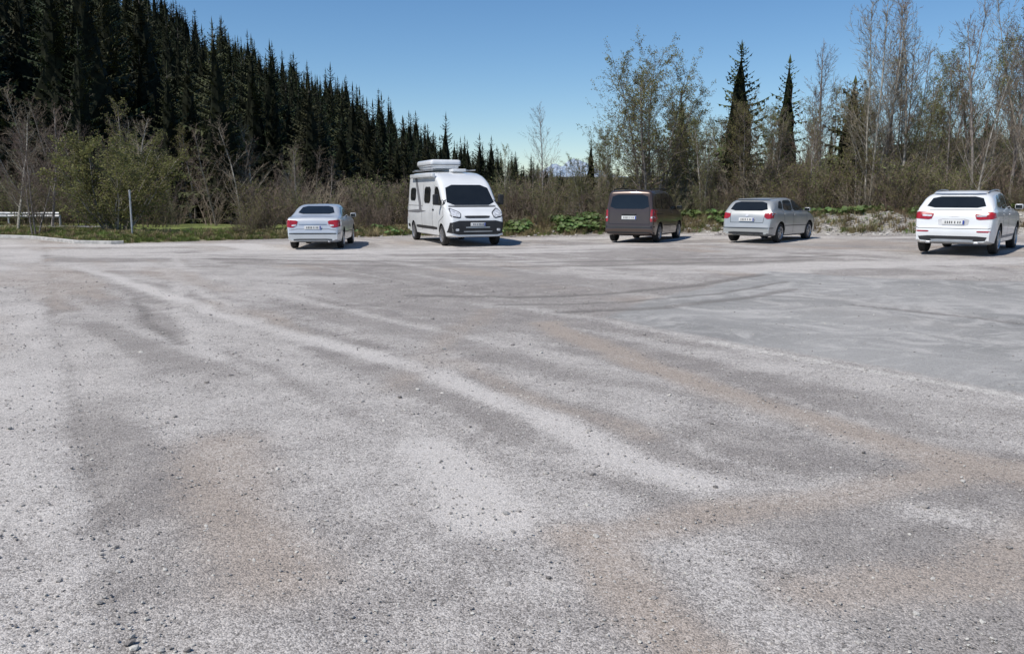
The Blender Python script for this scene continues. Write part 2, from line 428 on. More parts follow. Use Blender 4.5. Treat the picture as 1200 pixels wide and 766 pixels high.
C.sym('reverse_lamp',[(.50,.985),(.74,1.0),(.74,.955),(.52,.945)],'rear',M_clear,off=.016)
C.patch('spoiler',[(-.58,1.53),(.58,1.53),(.60,1.485),(-.60,1.485)],'rear',C.paint,off=.05)
C.patch('diffuser',[(-.80,.47),(.80,.47),(.74,.34),(-.74,.34)],'rear',M_black,off=.008)
C.patch('skid_plate',[(-.5,.385),(.5,.385),(.46,.335),(-.46,.335)],'rear',M_rim,off=.014)
C.sym('reflector',[(.55,.60),(.85,.60),(.85,.565),(.55,.565)],'rear',M_red,off=.008)
C.patch('plate_recess',[(-.36,.90),(.36,.90),(.34,.72),(-.34,.72)],'rear',simple('recess_grey',(.5,.5,.51),.4),off=.004)
C.seam([(-.86,.68),(-.80,.655),(.80,.655),(.86,.68)],'rear'); C.seam([(-.6,1.12),(.6,1.12)],'rear',.005)
C.plate('rear',.81,-2.265)
C.patch('badge',[(-.11,1.0),(.11,1.0),(.11,.96),(-.11,.96)],'rear',M_rim,off=.012)
C.box('wiper',(-1.99,.0,1.215),(.02,.5,.02),M_black,.008,(0,0,0))
C.sym('headlamp',[(.45,.84),(.86,.88),(.88,.72),(.50,.70)],'front',M_clear,off=.01); C.patch('grille',[(-.42,.84),(.42,.84),(.34,.42),(-.34,.42)],'front',M_black)
M_sill=simple('sill_grey',(.25,.25,.26),.5)
for v in('left','right'):
    C.seam([(-.23,1.1),(-.22,.36)],v); C.seam([(1.05,1.08),(1.05,.8),(.92,.38)],v); C.seam([(-1.15,1.14),(-1.05,.8),(-.92,.38)],v); C.seam([(-.95,.42),(.95,.42)],v,.035,M_sill)
C.mirrors(.88,1.18,C.paint)
for sy in(-1,1):
    B=MB(); pv=None
    for i in range(11):
        t=i/10; q_=Vector((.15-1.65*t,sy*.62,1.585-.045*t*t+.05*math.sin(math.pi*t)**.4))
        if pv is not None: B.tube(pv,q_,.016,.016,8)
        pv=q_
    child('roof_rail',B.mesh('roof_rail',[M_rim],True),C.root)
    C.box('door_handle',(-.05,sy*.93,.99),(.18,.03,.03),C.paint,.01); C.box('door_handle',(-1.0,sy*.925,1.0),(.16,.03,.03),C.paint,.01); C.box('exhaust',(-2.24,sy*.55,.30),(.14,.12,.06),M_rim,.02)

# --- camper van
x,y=-2.16,31.5
M_vw=paint('van_white_paint',(.74,.75,.75),0,.35)
C=Car('camper_van',(x,y,zc(x,y)),math.radians(-70),dict(hw=1.02,zb=.28,belt=(1.22,1.30),tum=.075,R=.345,wx=(2.05,-1.98),spokes=7,fr=.15,rr=.03,rc=.16,
  top=[(3.0,.42),(2.995,.75),(2.94,1.0),(2.78,1.14),(2.32,1.32),(1.62,2.06),(1.35,2.26),(.9,2.43),(.3,2.52),(-.5,2.55),(-2.6,2.55),(-2.93,2.52),(-2.985,2.40),(-2.995,1.4),(-3.0,.6),(-2.998,.42)]),M_vw)
C.patch('windscreen',[(-.86,1.36),(.86,1.36),(.74,2.05),(-.74,2.05)],'front',M_glass)
C.patch('scuttle',[(-.84,1.345),(.84,1.345),(.84,1.30),(-.84,1.30)],'front',M_black,off=.008)
C.patch('upper_grille',[(-.46,1.02),(.46,1.02),(.40,.94),(-.40,.94)],'front',M_black,off=.008)
C.patch('front_bumper',[(-.92,.86),(.92,.86),(.97,.40),(-.97,.40)],'front',M_black,off=.010)
C.patch('grille_bar',[(-.42,.66),(.42,.66),(.42,.62),(-.42,.62)],'front',M_rim,off=.016)
C.patch('lower_grille_bar',[(-.5,.52),(.5,.52),(.5,.49),(-.5,.49)],'front',M_rim,off=.016)
C.sym('headlamp',[(.56,1.10),(.84,1.26),(.90,1.02),(.60,.96)],'front',M_clear,off=.012)
C.sym('headlamp_surround',[(.53,1.12),(.86,1.30),(.93,.98),(.58,.93)],'front',M_black,off=.006)
C.sym('fog_lamp',[(.66,.60),(.78,.60),(.78,.52),(.66,.52)],'front',M_clear,off=.016)
C.plate('front',.74,3.02)
C.both('cab_door_window',[(2.02,1.36),(1.42,1.98),(.98,2.0),(.98,1.36)],M_glass)
C.both('quarter_light',[(2.30,1.36),(2.05,1.62),(2.10,1.36)],M_glass,rnd=0)
C.both('living_window_frame',[(.45,1.42),(.45,2.0),(-.42,2.0),(-.42,1.42)],M_black,off=.010)
C.both('living_window',[(.41,1.46),(.41,1.96),(-.38,1.96),(-.38,1.46)],M_glass,off=.022)
C.both('bedroom_window_frame',[(-1.72,1.50),(-1.72,1.98),(-2.55,1.98),(-2.55,1.50)],M_black,off=.010)
C.both('bedroom_window',[(-1.76,1.54),(-1.76,1.94),(-2.51,1.94),(-2.51,1.54)],M_glass,off=.022)
M_gr=simple('decal_grey',(.18,.18,.19),.4,var=.05)
C.both('decal_dark',[(-2.8,1.12),(-1.2,1.18),(1.0,1.10),(1.0,1.05),(-1.2,1.06),(-2.8,.96)],M_gr,off=.007,rnd=0)
C.both('decal_sweep',[(-.6,1.10),(-1.0,1.14),(-2.0,2.35),(-1.7,2.35)],M_gr,off=.008,rnd=0)
C.both('side_moulding',[(1.5,.62),(-1.5,.62),(-1.5,.52),(1.5,.52)],M_black,off=.010)
C.both('arch_trim_rear',[(-2.5,.62),(-2.95,.62),(-2.95,.50),(-2.5,.50)],M_black,off=.010)
for v in('left','right'):
    C.seam([(.90,2.05),(.90,.45)],v,.009); C.seam([(2.15,1.34),(2.35,1.0),(1.75,.8),(1.62,.45)],v,.008); C.seam([(-.62,2.1),(-.62,.45)],v,.009)
    C.seam([(-.6,1.32),(-2.9,1.32)],v,.008)
for sy in(-1,1):
    C.box('wing_mirror',(1.95,sy*1.17,1.55),(.13,.20,.36),M_black,.05); C.box('mirror_arm',(2.0,sy*1.04,1.45),(.07,.12,.06),M_black,.02)
    C.box('door_handle',(1.0,sy*1.02,1.2),(.16,.03,.05),M_black,.01)
C.box('awning',(-.7,-.97,2.40),(3.3,.13,.15),M_vw,.04)
C.patch('rear_window_left',[(.12,1.5),(.82,1.5),(.78,2.0),(.12,2.0)],'rear',M_glass); C.patch('rear_window_right',[(-.12,1.5),(-.82,1.5),(-.78,2.0),(-.12,2.0)],'rear',M_glass)
C.sym('tail_lamp',[(.90,1.3),(1.0,1.3),(1.0,.85),(.90,.85)],'rear',M_red,off=.012)
M_boxw=simple('roof_box_white',(.72,.73,.74),.3,var=.05,coat=.5)
C.box('roof_box_lid',(-1.5,-.12,2.87),(2.2,1.15,.24),M_boxw,.115); C.box('roof_box_base',(-1.5,-.12,2.74),(2.05,1.0,.14),M_boxw,.06); C.box('roof_box_seam',(-1.5,-.12,2.80),(2.21,1.16,.015),M_black,.004)
for xx in(-2.3,-.9): C.box('rack_bar',(xx,0,2.63),(.05,1.7,.035),M_rim,.01)
for sy in(-1,1): C.box('rack_rail',(-1.3,sy*.80,2.60),(3.0,.04,.05),M_rim,.015)
C.box('roof_vent',(.3,.1,2.58),(.5,.5,.10),M_boxw,.03)

# ------------------------------------------------------------------ ground
xs_l=list(np.arange(-17,19,.11)); s_=.11
while xs_l[-1]<3500: s_*=1.12; xs_l.append(xs_l[-1]+s_)
s_=.11; pre=[]; x_=-17
while x_>-3500: s_*=1.12; x_-=s_; pre.append(x_)
xs=np.array(pre[::-1]+xs_l)
yl=[1.6];sp_=.045
while yl[-1]<37: yl.append(yl[-1]+sp_); sp_=min(.13,sp_*1.01)
s_=.13
while yl[-1]<4200: s_*=1.12; yl.append(yl[-1]+s_)
s_=.045; pre=[];x_=1.6
while x_>-400: s_*=1.25; x_-=s_; pre.append(x_)
ys=np.array(pre[::-1]+yl)
X,Y=np.meshgrid(xs,ys); Z=H(X,Y)
ny,nx=X.shape
me=bpy.data.meshes.new('ground')
co=np.stack([X,Y,Z],-1).reshape(-1,3)
idx=np.arange(ny*nx).reshape(ny,nx)
q=np.stack([idx[:-1,:-1],idx[:-1,1:],idx[1:,1:],idx[1:,:-1]],-1).reshape(-1,4)
me.vertices.add(len(co)); me.vertices.foreach_set('co',co.ravel())
me.loops.add(q.size); me.loops.foreach_set('vertex_index',q.ravel())
me.polygons.add(len(q)); me.polygons.foreach_set('loop_start',np.arange(0,q.size,4)); 
me.polygons.foreach_set('use_smooth',np.ones(len(q),bool))
me.update(calc_edges=True); me.validate()
K=1.0625
def S(l): return [(a*K,b*K) for a,b in l]
Xw=X+.26*(fbm(X*1.1,Y*1.1,21)-.5); Yw=Y+.26*(fbm(X*1.1,Y*1.1,33)-.5)
def band(pts,w,amp): 
    d_=poly_d(Xw,Yw,S(pts)); return amp*np.exp(-(d_/w)**2.6)
dust=np.zeros(X.shape)
left_pts=S([(-17,31),(-10.9,20),(-5.6,10.4),(-2.44,4.7),(-1.43,2.85),(-1,1),(-60,1),(-60,31)])
ins=inside(Xw,Yw,left_pts); d=poly_d(Xw,Yw,S([(-17,31),(-10.9,20),(-5.6,10.4),(-2.44,4.7),(-1.43,2.85),(-1,1)]))
dust+=np.where(ins,.72*sst(0,.12,d),0)*(.55+.6*fbm(X*.8,Y*.8,4))
seam=np.exp(-(d/.06)**2)*.6
mainp=[(-10,19.5),(-6.2,14.6),(-3.8,11.4),(-1.1,8.1),(.2,6.2),(.75,5.0),(1.1,4.6)]
for off,w,a in ((0,.23,.88),(-.55,.08,.5),(.50,.08,.5),(1.5,.15,.55),(1.95,.06,.45),(-1.3,.14,.55)):
    dust=np.maximum(dust,band([(x_+off,y_+off*.35) for x_,y_ in mainp],w,a))
dust=np.maximum(dust,band([(-7.6,18.5),(-5,13.9),(-3.2,10.8),(-2.2,9.2)],.17,.7))
dust=np.maximum(dust,band([(-9.5,24),(-6.6,17.0),(-4.9,12.4),(-3.6,9.6),(-2.9,8.3)],.17,.65))
dust=np.maximum(dust,band([(-.55,5.3),(-.2,4.6),(-.08,4.1)],.34,.95))
dust=np.maximum(dust,band([(.2,5.2),(.8,4.9),(1.3,4.4),(2.0,4.6)],.30,.5))
dust=np.maximum(dust,band([(2.0,4.2),(2.9,3.6),(3.5,3)],.22,.5))
dust=np.maximum(dust,band([(-1.2,3.0),(-.5,3.1),(.2,2.9)],.25,.4))
dust=np.maximum(dust,band([(-16,27.5),(-12,28),(-8.8,28.2),(-7.5,26)],1.2,.95))
u_=X*.82+Y*.57; v_=-X*.57+Y*.82
dust=np.maximum(dust,.50*sst(.50,.70,fbm(u_*1.3+3,v_*.20,77)))
dust=np.maximum(dust,.42*sst(.52,.72,fbm(X*.5+3,Y*.5,177)))
dust=np.maximum(dust,.65*sst(.45,.67,fbm(X*.20+3,Y*.7,79))*sst(12,20,Y))
tan=band([(.43,10.7),(1.29,7.9),(2.17,6.0),(2.7,5.0),(3.3,4.3)],.27,.85)
tan=np.maximum(tan,band([(.35,3.9),(.45,3.3),(.66,2.6)],.22,.9))
tan=np.maximum(tan,band([(.35,3.85),(1.2,4.2),(2.1,4.6),(3.2,4.9)],.2,.75))
tan=np.maximum(tan,band([(1.2,3.3),(2.0,3.4),(2.6,3.9)],.25,.65))
tan=np.maximum(tan,band([(-1.9,5.4),(-1.5,4.3),(-1.0,3.4)],.4,.75))
tan=np.maximum(tan,band([(-.6,8.2),(.2,6.6),(.9,5.6)],.2,.55))
tan=np.maximum(tan,band([(-.3,12),(-.8,9),(-1.0,7)],.25,.45))
tan=np.maximum(tan,.55*sst(.50,.70,fbm(u_*.9+13,v_*.25,57)))
dust=dust*(1-.6*np.clip(tan,0,1)); 
sm_pts=S([(1.0,11.2),(1.9,13.2),(3.4,15.2),(5.2,17.9),(7.0,16.2),(11,15),(11,9),(7.5,5.5),(4.05,6.7),(2.4,9.1)])
ins=inside(Xw,Yw,sm_pts); dd=poly_d(Xw,Yw,sm_pts+[sm_pts[0]])
smooth=np.where(ins,sst(0,.45,dd),0)
dline=poly_d(X+.12*(fbm(X*2,Y*2,5)-.5),Y,S([(2.2,9.35),(3.1,8.1),(4.15,6.6),(4.6,6.0)]))
line=np.exp(-(dline/.11)**2)*.95
dline2=poly_d(X,Y,S([(-4.5,19.5),(-3,17.4),(-.56,13.9),(.3,12.9)])); line=np.maximum(line,.65*np.exp(-(dline2/.09)**2))
dline3=poly_d(X,Y,S([(3.3,11.7),(4.6,10.0),(5.2,9.5)])); line=np.maximum(line,.65*np.exp(-(dline3/.08)**2))
rut=np.zeros(X.shape)
for p,w in (([(-1.7,13.9),(0,13.6),(1.4,13.9),(3.4,15.2),(4.9,16.9)],.20),([(.7,11.8),(2.2,12.3),(3.6,13.3),(4.8,14.5)],.18),
            ([(-.2,12.6),(1.8,12.9),(3.4,14.0),(5.0,15.6)],.1),([(-6,13.5),(-4.7,10.9),(-3.6,9.2)],.1),([(5,12.5),(6.5,10.5),(7,8)],.12),
            ([(-8,22),(-4,21),(2,20.5),(8,21)],.2),([(-7,20.5),(-3,19.6),(2,19.4),(7,20)],.15)):
    rut=np.maximum(rut,.9*np.exp(-(poly_d(Xw,Yw,S(p))/w)**2))
rut=np.maximum(rut,seam)
e=Y-edge_y(X)+1.0*(fbm(X*.9,Y*.9,41)-.5)
veg=sst(.1,.9,e)
pebble=sst(.0,.3,e)*(1-sst(1.2,2.4,e))*sst(9,11.5,X)
green=veg*sst(-7,-11,X)*sst(60,40,Y)
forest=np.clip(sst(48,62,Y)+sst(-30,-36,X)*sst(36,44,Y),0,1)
def attr(n,a):
    at=me.attributes.new(n,'FLOAT','POINT'); at.data.foreach_set('value',a.astype(np.float32).ravel())
for n,a in (('dust',dust),('tan',tan),('smoothz',smooth),('line',line),('rut',rut),('veg',veg),('green',green),('forest',forest),('pebble',pebble)): attr(n,a)
Zr=Z+(-.014*rut+.016*(fbm(X*2.2,Y*2.2,91,5)-.5)*(1-smooth)+.014*(fbm(u_*4,v_*.7,92,3)-.5)*(1-smooth))*(Y<30)*(Y>-5)
co[:,2]=Zr.ravel(); me.vertices.foreach_set('co',co.ravel())

m,nt,out=new_mat('gravel_ground')
tc=N(nt,'ShaderNodeTexCoord').outputs['Object']
def A(n): return N(nt,'ShaderNodeAttribute',attribute_name=n).outputs['Fac']
n_big=noise(nt,tc,.35,2); n_mid=noise(nt,tc,2.2,4,.65); n_fine=noise(nt,tc,18,4,.75)
def vor(scale,feat='F1'):
    v=N(nt,'ShaderNodeTexVoronoi'); v.feature=feat; v.inputs['Scale'].default_value=scale; nt.links.new(tc,v.inputs['Vector']); return v
v1=vor(135); v2=vor(42)
def bw(c,k=0):
    s=N(nt,'ShaderNodeSeparateColor'); nt.links.new(c,s.inputs[0]); return s.outputs[k]
r1=bw(v1.outputs['Color']); r2=bw(v2.outputs['Color']); r3=bw(v1.outputs['Color'],1)
base=mixc(nt,ramp(nt,n_big,.35,.65),(.282,.258,.240),(.325,.300,.278))
base=mixc(nt,ramp(nt,n_mid,.38,.68),base,(.365,.337,.312))
sm=A('smoothz')
brk=mth(nt,'MULTIPLY_ADD',n_fine,1.6,-.8)
brk2=mth(nt,'MULTIPLY_ADD',n_mid,1.4,-.7)
brk3=mth(nt,'MULTIPLY_ADD',r1,1.0,-.5)
def rag(a,k1=.65,k2=.38,k3=.28):
    x=mth(nt,'MULTIPLY_ADD',brk,k1,a); x=mth(nt,'MULTIPLY_ADD',brk2,k2,x); x=mth(nt,'MULTIPLY_ADD',brk3,k3,x)
    return ramp(nt,x,.10,.85)
tanf=mth(nt,'MULTIPLY',rag(A('tan')),.82)
dustf=mth(nt,'MULTIPLY',rag(A('dust')),.95)
c=mixc(nt,tanf,base,(.385,.324,.272))
c=mixc(nt,dustf,c,(.560,.527,.492))
smc=mixc(nt,ramp(nt,n_big,.4,.6),(.265,.264,.254),(.330,.325,.312))
smc=mixc(nt,ramp(nt,noise(nt,tc,1.0,4,.7,1.5),.42,.68),smc,(.46,.445,.425))
smf=mth(nt,'MULTIPLY',ramp(nt,mth(nt,'MULTIPLY_ADD',brk2,.6,mth(nt,'MULTIPLY_ADD',brk,.5,sm)),.2,.85),.85)
c=mixc(nt,smf,c,smc)
rutf=mth(nt,'MULTIPLY',ramp(nt,mth(nt,'MULTIPLY_ADD',brk,.5,A('rut')),.2,.9),.6)
c=mixc(nt,rutf,c,(.155,.142,.130))
lnf=ramp(nt,mth(nt,'MULTIPLY_ADD',brk2,.5,mth(nt,'MULTIPLY_ADD',brk,.9,A('line'))),.25,1.0)
c=mixc(nt,mth(nt,'MULTIPLY',lnf,.75),c,(.64,.61,.56))
spk=mth(nt,'MULTIPLY_ADD',r1,.85,.575)
amt=mth(nt,'MULTIPLY_ADD',smf,-.6,1.0)
amt=mth(nt,'MULTIPLY',amt,mth(nt,'MULTIPLY_ADD',dustf,-.45,1.0))
amt=mth(nt,'MULTIPLY',amt,mth(nt,'MULTIPLY_ADD',tanf,-.3,1.0))
mm=N(nt,'ShaderNodeMix'); mm.data_type='FLOAT'; nt.links.new(amt,mm.inputs[0]); mm.inputs[2].default_value=1; nt.links.new(spk,mm.inputs[3])
vv=N(nt,'ShaderNodeVectorMath',operation='SCALE'); nt.links.new(c,vv.inputs[0]); nt.links.new(mm.outputs[0],vv.inputs['Scale'])
c=vv.outputs[0]
dk=mth(nt,'GREATER_THAN',r2,.86); dk=mth(nt,'MULTIPLY',dk,mth(nt,'LESS_THAN',v2.outputs['Distance'],.34))
c=mixc(nt,mth(nt,'MULTIPLY',dk,mth(nt,'MULTIPLY',amt,.75)),c,(.115,.108,.10))
lt=mth(nt,'LESS_THAN',r2,.07); lt=mth(nt,'MULTIPLY',lt,mth(nt,'LESS_THAN',v2.outputs['Distance'],.26))
c=mixc(nt,mth(nt,'MULTIPLY',lt,mth(nt,'MULTIPLY',amt,.7)),c,(.62,.60,.57))
vg=mixc(nt,ramp(nt,n_fine,.35,.65),(.10,.075,.045),(.21,.17,.10))
vg=mixc(nt,ramp(nt,n_mid,.5,.62),vg,(.075,.11,.025))
vg=mixc(nt,A('green'),vg,mixc(nt,ramp(nt,n_fine,.35,.65),(.13,.175,.045),(.25,.27,.09)))
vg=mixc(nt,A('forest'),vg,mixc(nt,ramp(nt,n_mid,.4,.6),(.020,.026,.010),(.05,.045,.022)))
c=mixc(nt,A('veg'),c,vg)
pb=mixc(nt,r2,(.24,.225,.205),(.48,.455,.42))
c=mixc(nt,A('pebble'),c,pb)
p=N(nt,'ShaderNodeBsdfPrincipled'); nt.links.new(c,p.inputs['Base Color']); p.inputs['Roughness'].default_value=.9; p.inputs['Specular IOR Level'].default_value=.2
hgt=mth(nt,'MULTIPLY_ADD',r3,.6,mth(nt,'MULTIPLY',v1.outputs['Distance'],-.8)); hgt=mth(nt,'MULTIPLY',hgt,amt)
hgt=mth(nt,'MULTIPLY_ADD',n_fine,1.8,hgt)
b=N(nt,'ShaderNodeBump'); b.inputs['Strength'].default_value=.75; b.inputs['Distance'].default_value=.008
nt.links.new(hgt,b.inputs['Height']); nt.links.new(b.outputs[0],p.inputs['Normal']); nt.links.new(p.outputs[0],out.inputs[0])
me.materials.append(m)
link(bpy.data.objects.new('ground',me))

# ------------------------------------------------------------------ scatter (geometry nodes instancing)
def make_scatter(name, objs, pts, scl, rot, idxs):
    col=bpy.data.collections.new(name+'_source')
    for i,o in enumerate(objs):
        o.name='%s_src_%02d'%(name,i); col.objects.link(o)
    me=bpy.data.meshes.new(name); me.from_pydata([tuple(p) for p in pts],[],[])
    a=me.attributes.new('scl','FLOAT_VECTOR','POINT'); a.data.foreach_set('vector',np.array(scl,np.float32).ravel())
    a=me.attributes.new('rot','FLOAT_VECTOR','POINT'); a.data.foreach_set('vector',np.array(rot,np.float32).ravel())
    a=me.attributes.new('idx','INT','POINT'); a.data.foreach_set('value',np.array(idxs,np.int32))
    o=link(bpy.data.objects.new(name,me))
    ng=bpy.data.node_groups.new(name+'_gn','GeometryNodeTree')
    ng.interface.new_socket('Geometry',in_out='INPUT',socket_type='NodeSocketGeometry')
    ng.interface.new_socket('Geometry',in_out='OUTPUT',socket_type='NodeSocketGeometry')
    gi=ng.nodes.new('NodeGroupInput'); go=ng.nodes.new('NodeGroupOutput')
    ci=ng.nodes.new('GeometryNodeCollectionInfo'); ci.inputs['Collection'].default_value=col
    ci.inputs['Separate Children'].default_value=True; ci.inputs['Reset Children'].default_value=True
    ip=ng.nodes.new('GeometryNodeInstanceOnPoints'); ip.inputs['Pick Instance'].default_value=True
    def na(n,t):
        k=ng.nodes.new('GeometryNodeInputNamedAttribute'); k.data_type=t; k.inputs['Name'].default_value=n
        return [s for s in k.outputs if s.enabled and s.name=='Attribute'][0]
    er=ng.nodes.new('FunctionNodeEulerToRotation')
    L=ng.links.new
    L(gi.outputs[0],ip.inputs['Points']); L(ci.outputs[0],ip.inputs['Instance'])
    L(na('idx','INT'),ip.inputs['Instance Index']); L(na('rot','FLOAT_VECTOR'),er.inputs[0]); L(er.outputs[0],ip.inputs['Rotation'])
    L(na('scl','FLOAT_VECTOR'),ip.inputs['Scale']); L(ip.outputs[0],go.inputs[0])
    md=o.modifiers.new('scatter','NODES'); md.node_group=ng
    return o

# ------------------------------------------------------------------ vegetation materials
M_needle=simple('spruce_needles',(.027,.036,.015),.7,var=.5,nscale=1.2,objrand=.45,spec=.2)
M_needle_b=simple('spruce_needles_olive',(.045,.048,.020),.7,var=.5,nscale=1.2,objrand=.4,spec=.2)
M_needle_n=simple('spruce_needles_near',(.055,.070,.028),.7,var=.4,nscale=1.5,objrand=.2,spec=.2)
M_needle_l=simple('spruce_needles_light',(.090,.105,.040),.7,var=.4,nscale=1.5,objrand=.2,spec=.2)
M_core=simple('spruce_inner_shade',(.012,.014,.008),.9,var=.3,spec=.1)  # core cone added for density; the crown's inner shade is its dark colour
M_bark=simple('bark',(.16,.135,.11),.9,var=.35,nscale=6,objrand=.25,spec=.2)
M_barkg=simple('grey_bark',(.27,.245,.215),.9,var=.35,nscale=6,objrand=.25,spec=.2)
M_twig=simple('twigs',(.19,.150,.115),.9,var=.3,nscale=2,objrand=.25,spec=.2)
M_leaf=simple('young_leaves',(.23,.24,.092),.7,var=.3,nscale=1.5,objrand=.2,spec=.2,trans=.4)
M_leafo=simple('olive_leaves',(.18,.185,.070),.7,var=.35,nscale=1.5,objrand=.15,spec=.2,trans=.35)
M_bb=simple('broad_leaves',(.13,.195,.060),.55,var=.35,nscale=3,objrand=.3,trans=.35)
M_grass=simple('grass_blades',(.18,.225,.070),.7,var=.35,nscale=1,objrand=.35,trans=.3,spec=.2)
M_dry=simple('dry_grass',(.32,.26,.15),.8,var=.3,nscale=1,objrand=.3,trans=.2,spec=.2)
M_stone=simple('stone',(.36,.34,.315),.85,var=.4,nscale=9,objrand=.5,spec=.3)

def spruce_mesh(name,seed,h=18.,w=3.0,levels=44,mat=None,dens=1.0,pw=.75):
    r=random.Random(seed); B=MB()
    B.tube(Vector((0,0,-.5)),Vector((0,0,h*.95)),h*.012,.02,6,1)
    prev=None
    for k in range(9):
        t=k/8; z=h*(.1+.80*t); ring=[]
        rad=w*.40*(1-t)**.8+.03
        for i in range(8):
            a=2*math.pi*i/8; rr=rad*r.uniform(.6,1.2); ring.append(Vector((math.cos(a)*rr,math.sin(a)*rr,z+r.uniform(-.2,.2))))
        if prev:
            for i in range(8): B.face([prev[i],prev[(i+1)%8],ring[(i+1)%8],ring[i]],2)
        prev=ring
    sidet=[[r.uniform(.55,1.2) for _ in range(8)] for _ in range(7)]
    for li in range(levels):
        t=(li+r.uniform(-.4,.4))/levels; t=min(max(t,0),.985)
        z=h*(.05+.94*t)
        Lb=w*((1-t)**pw)*(1-.35*max(0,.12-t)/.12)+.10
        nb=max(4,int((9-3.5*t)*dens)); a0=r.uniform(0,6.28)
        for bi in range(nb):
            a=a0+2*math.pi*bi/nb+r.uniform(-.3,.3)
            L=Lb*r.uniform(.55,1.15)*sidet[int(t*6.99)][int((a%6.283)/6.284*8)]
            el=math.radians(-24+62*t+r.uniform(-14,12))
            d=Vector((math.cos(a)*math.cos(el),math.sin(a)*math.cos(el),math.sin(el)))
            sidev=Vector((-math.sin(a),math.cos(a),0))
            n=6 if L>1.2 else 4 if L>.6 else 3
            p=Vector((0,0,z)); step=L/n
            for k in range(n):
                d2=(d+Vector((0,0,.10*k-.12))).normalized()
                q=p+d2*step
                wdt=L*.22*(1-.55*k/n)*r.uniform(.6,1.25)
                if k>0 or L<1.2:
                    for s in (-1,1):
                        tip=p+sidev*(s*wdt)+d2*(wdt*.75)+Vector((0,0,-wdt*r.uniform(.25,.7)))
                        B.face([p,p+d2*step*.7,tip],0)
                        tip2=p+d2*step*.5+sidev*(s*wdt*.5)+Vector((0,0,-wdt*r.uniform(.6,1.2)))+d2*wdt*.3
                        B.face([p+d2*step*.3,q,tip2],0)
                p=q
            B.face([p-d2*step*.4+sidev*L*.06,p-d2*step*.4-sidev*L*.06,p+d2*step*.5],0)
    for i in range(5):
        a=i*1.256
        B.face([Vector((0,0,h*1.01)),Vector((math.cos(a)*.09,math.sin(a)*.09,h*.95)),Vector((math.cos(a+1)*.09,math.sin(a+1)*.09,h*.95))],0)
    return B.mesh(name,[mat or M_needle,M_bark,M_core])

def rv(r): 
    v=Vector((r.gauss(0,1),r.gauss(0,1),r.gauss(0,1)))
    return v.normalized() if v.length>.01 else Vector((0,0,1))
def grow(B,r,p,d,L,rad,lvl,P):
    n=P['seg'][lvl]; st=L/n; last=len(P['seg'])-1
    for i in range(n):
        d=(d+rv(r)*P['wig'][lvl]+Vector((0,0,P['up'][lvl]))).normalized()
        q=p+d*st
        ra=rad*(1-.85*i/n); rb=rad*(1-.85*(i+1)/n)
        B.tube(p,q,ra,rb,6 if lvl==0 and rad>.04 else (4 if rad>.02 else 3),0 if lvl<=1 else 1)
        if lvl<last:
            f=(i+1)/n
            if f>=P['start'][lvl]:
                k=P['nb'][lvl]; k=int(k)+(1 if r.random()<k-int(k) else 0)
                for c in range(k):
                    tt=r.random(); pp=p.lerp(q,tt)
                    ax=d.cross(rv(r))
                    if ax.length<.01: continue
                    ang=math.radians(r.uniform(*P['ang'][lvl]))
                    dd=(Matrix.Rotation(ang,3,ax.normalized())@d)
                    ff=(i+tt)/n
                    LL=L*P['len'][lvl]*(1-P['tap'][lvl]*ff)*r.uniform(.6,1.2)
                    grow(B,r,pp,dd,LL,max(P['rmin'],ra*(.30 if lvl==0 else .5)),lvl+1,P)
        if lvl>=P.get('leaflvl',9):
            for k in range(P['nleaf']):
                c=p.lerp(q,r.random())+rv(r)*.09; s=r.uniform(*P['ls']); a=rv(r)*s; b_=a.cross(rv(r)).normalized()*s*.6
                B.face([c-a,c+b_,c+a,c-b_],2)
        p=q
def tree_mesh(name,seed,P,stems=1,spread=.1,h=9,rad=.1,mats=None,even=False):
    r=random.Random(seed); B=MB()
    for s in range(stems):
        a=r.uniform(0,6.28); sp=spread*r.uniform(.4,1.2)
        if even: a=s*2.4; sp=spread*(.25+.95*s/max(1,stems-1))
        d=Vector((math.cos(a)*sp,math.sin(a)*sp,1)).normalized()
        p=Vector((math.cos(a)*.15*(stems>1),math.sin(a)*.15*(stems>1),-.25))
        hh=h*r.uniform(.8,1.0) if stems>1 else h
        if even: hh=h*(1-.22*s/stems)
        grow(B,r,p,d,hh,rad*r.uniform(.7,1.1),0,P)
    return B.mesh(name,mats or [M_barkg,M_twig,M_leaf])

P_bare=dict(seg=[11,5,3,2],wig=[.06,.12,.18,.22],up=[.03,.10,.08,.04],start=[.25,.2,.0],nb=[3.2,1.8,1.7],ang=[(22,48),(22,50),(25,55)],
            len=[.42,.45,.45],tap=[.75,.5,.4],rmin=.0075)
P_budd=dict(P_bare); P_budd.update(leaflvl=3,nleaf=1,ls=(.022,.045),nb=[3.0,1.7,1.5])
P_leaf=dict(P_bare); P_leaf.update(leaflvl=3,nleaf=2,ls=(.022,.045),start=[.2,.1,0],len=[.46,.46,.42],tap=[.55,.5,.4],nb=[3.3,1.7,1.5],ang=[(30,66),(25,55),(25,60)])
P_bush=dict(seg=[7,4,2],wig=[.12,.18,.22],up=[.03,.05,.03],start=[.15,.1],nb=[2.0,1.4],ang=[(20,55),(25,60)],len=[.42,.45],tap=[.6,.4],rmin=.006)
P_bushl=dict(P_bush); P_bushl.update(leaflvl=1,nleaf=5,ls=(.022,.05),nb=[2.6,2.0])
P_bushb=dict(P_bush); P_bushb.update(leaflvl=2,nleaf=1,ls=(.02,.04))

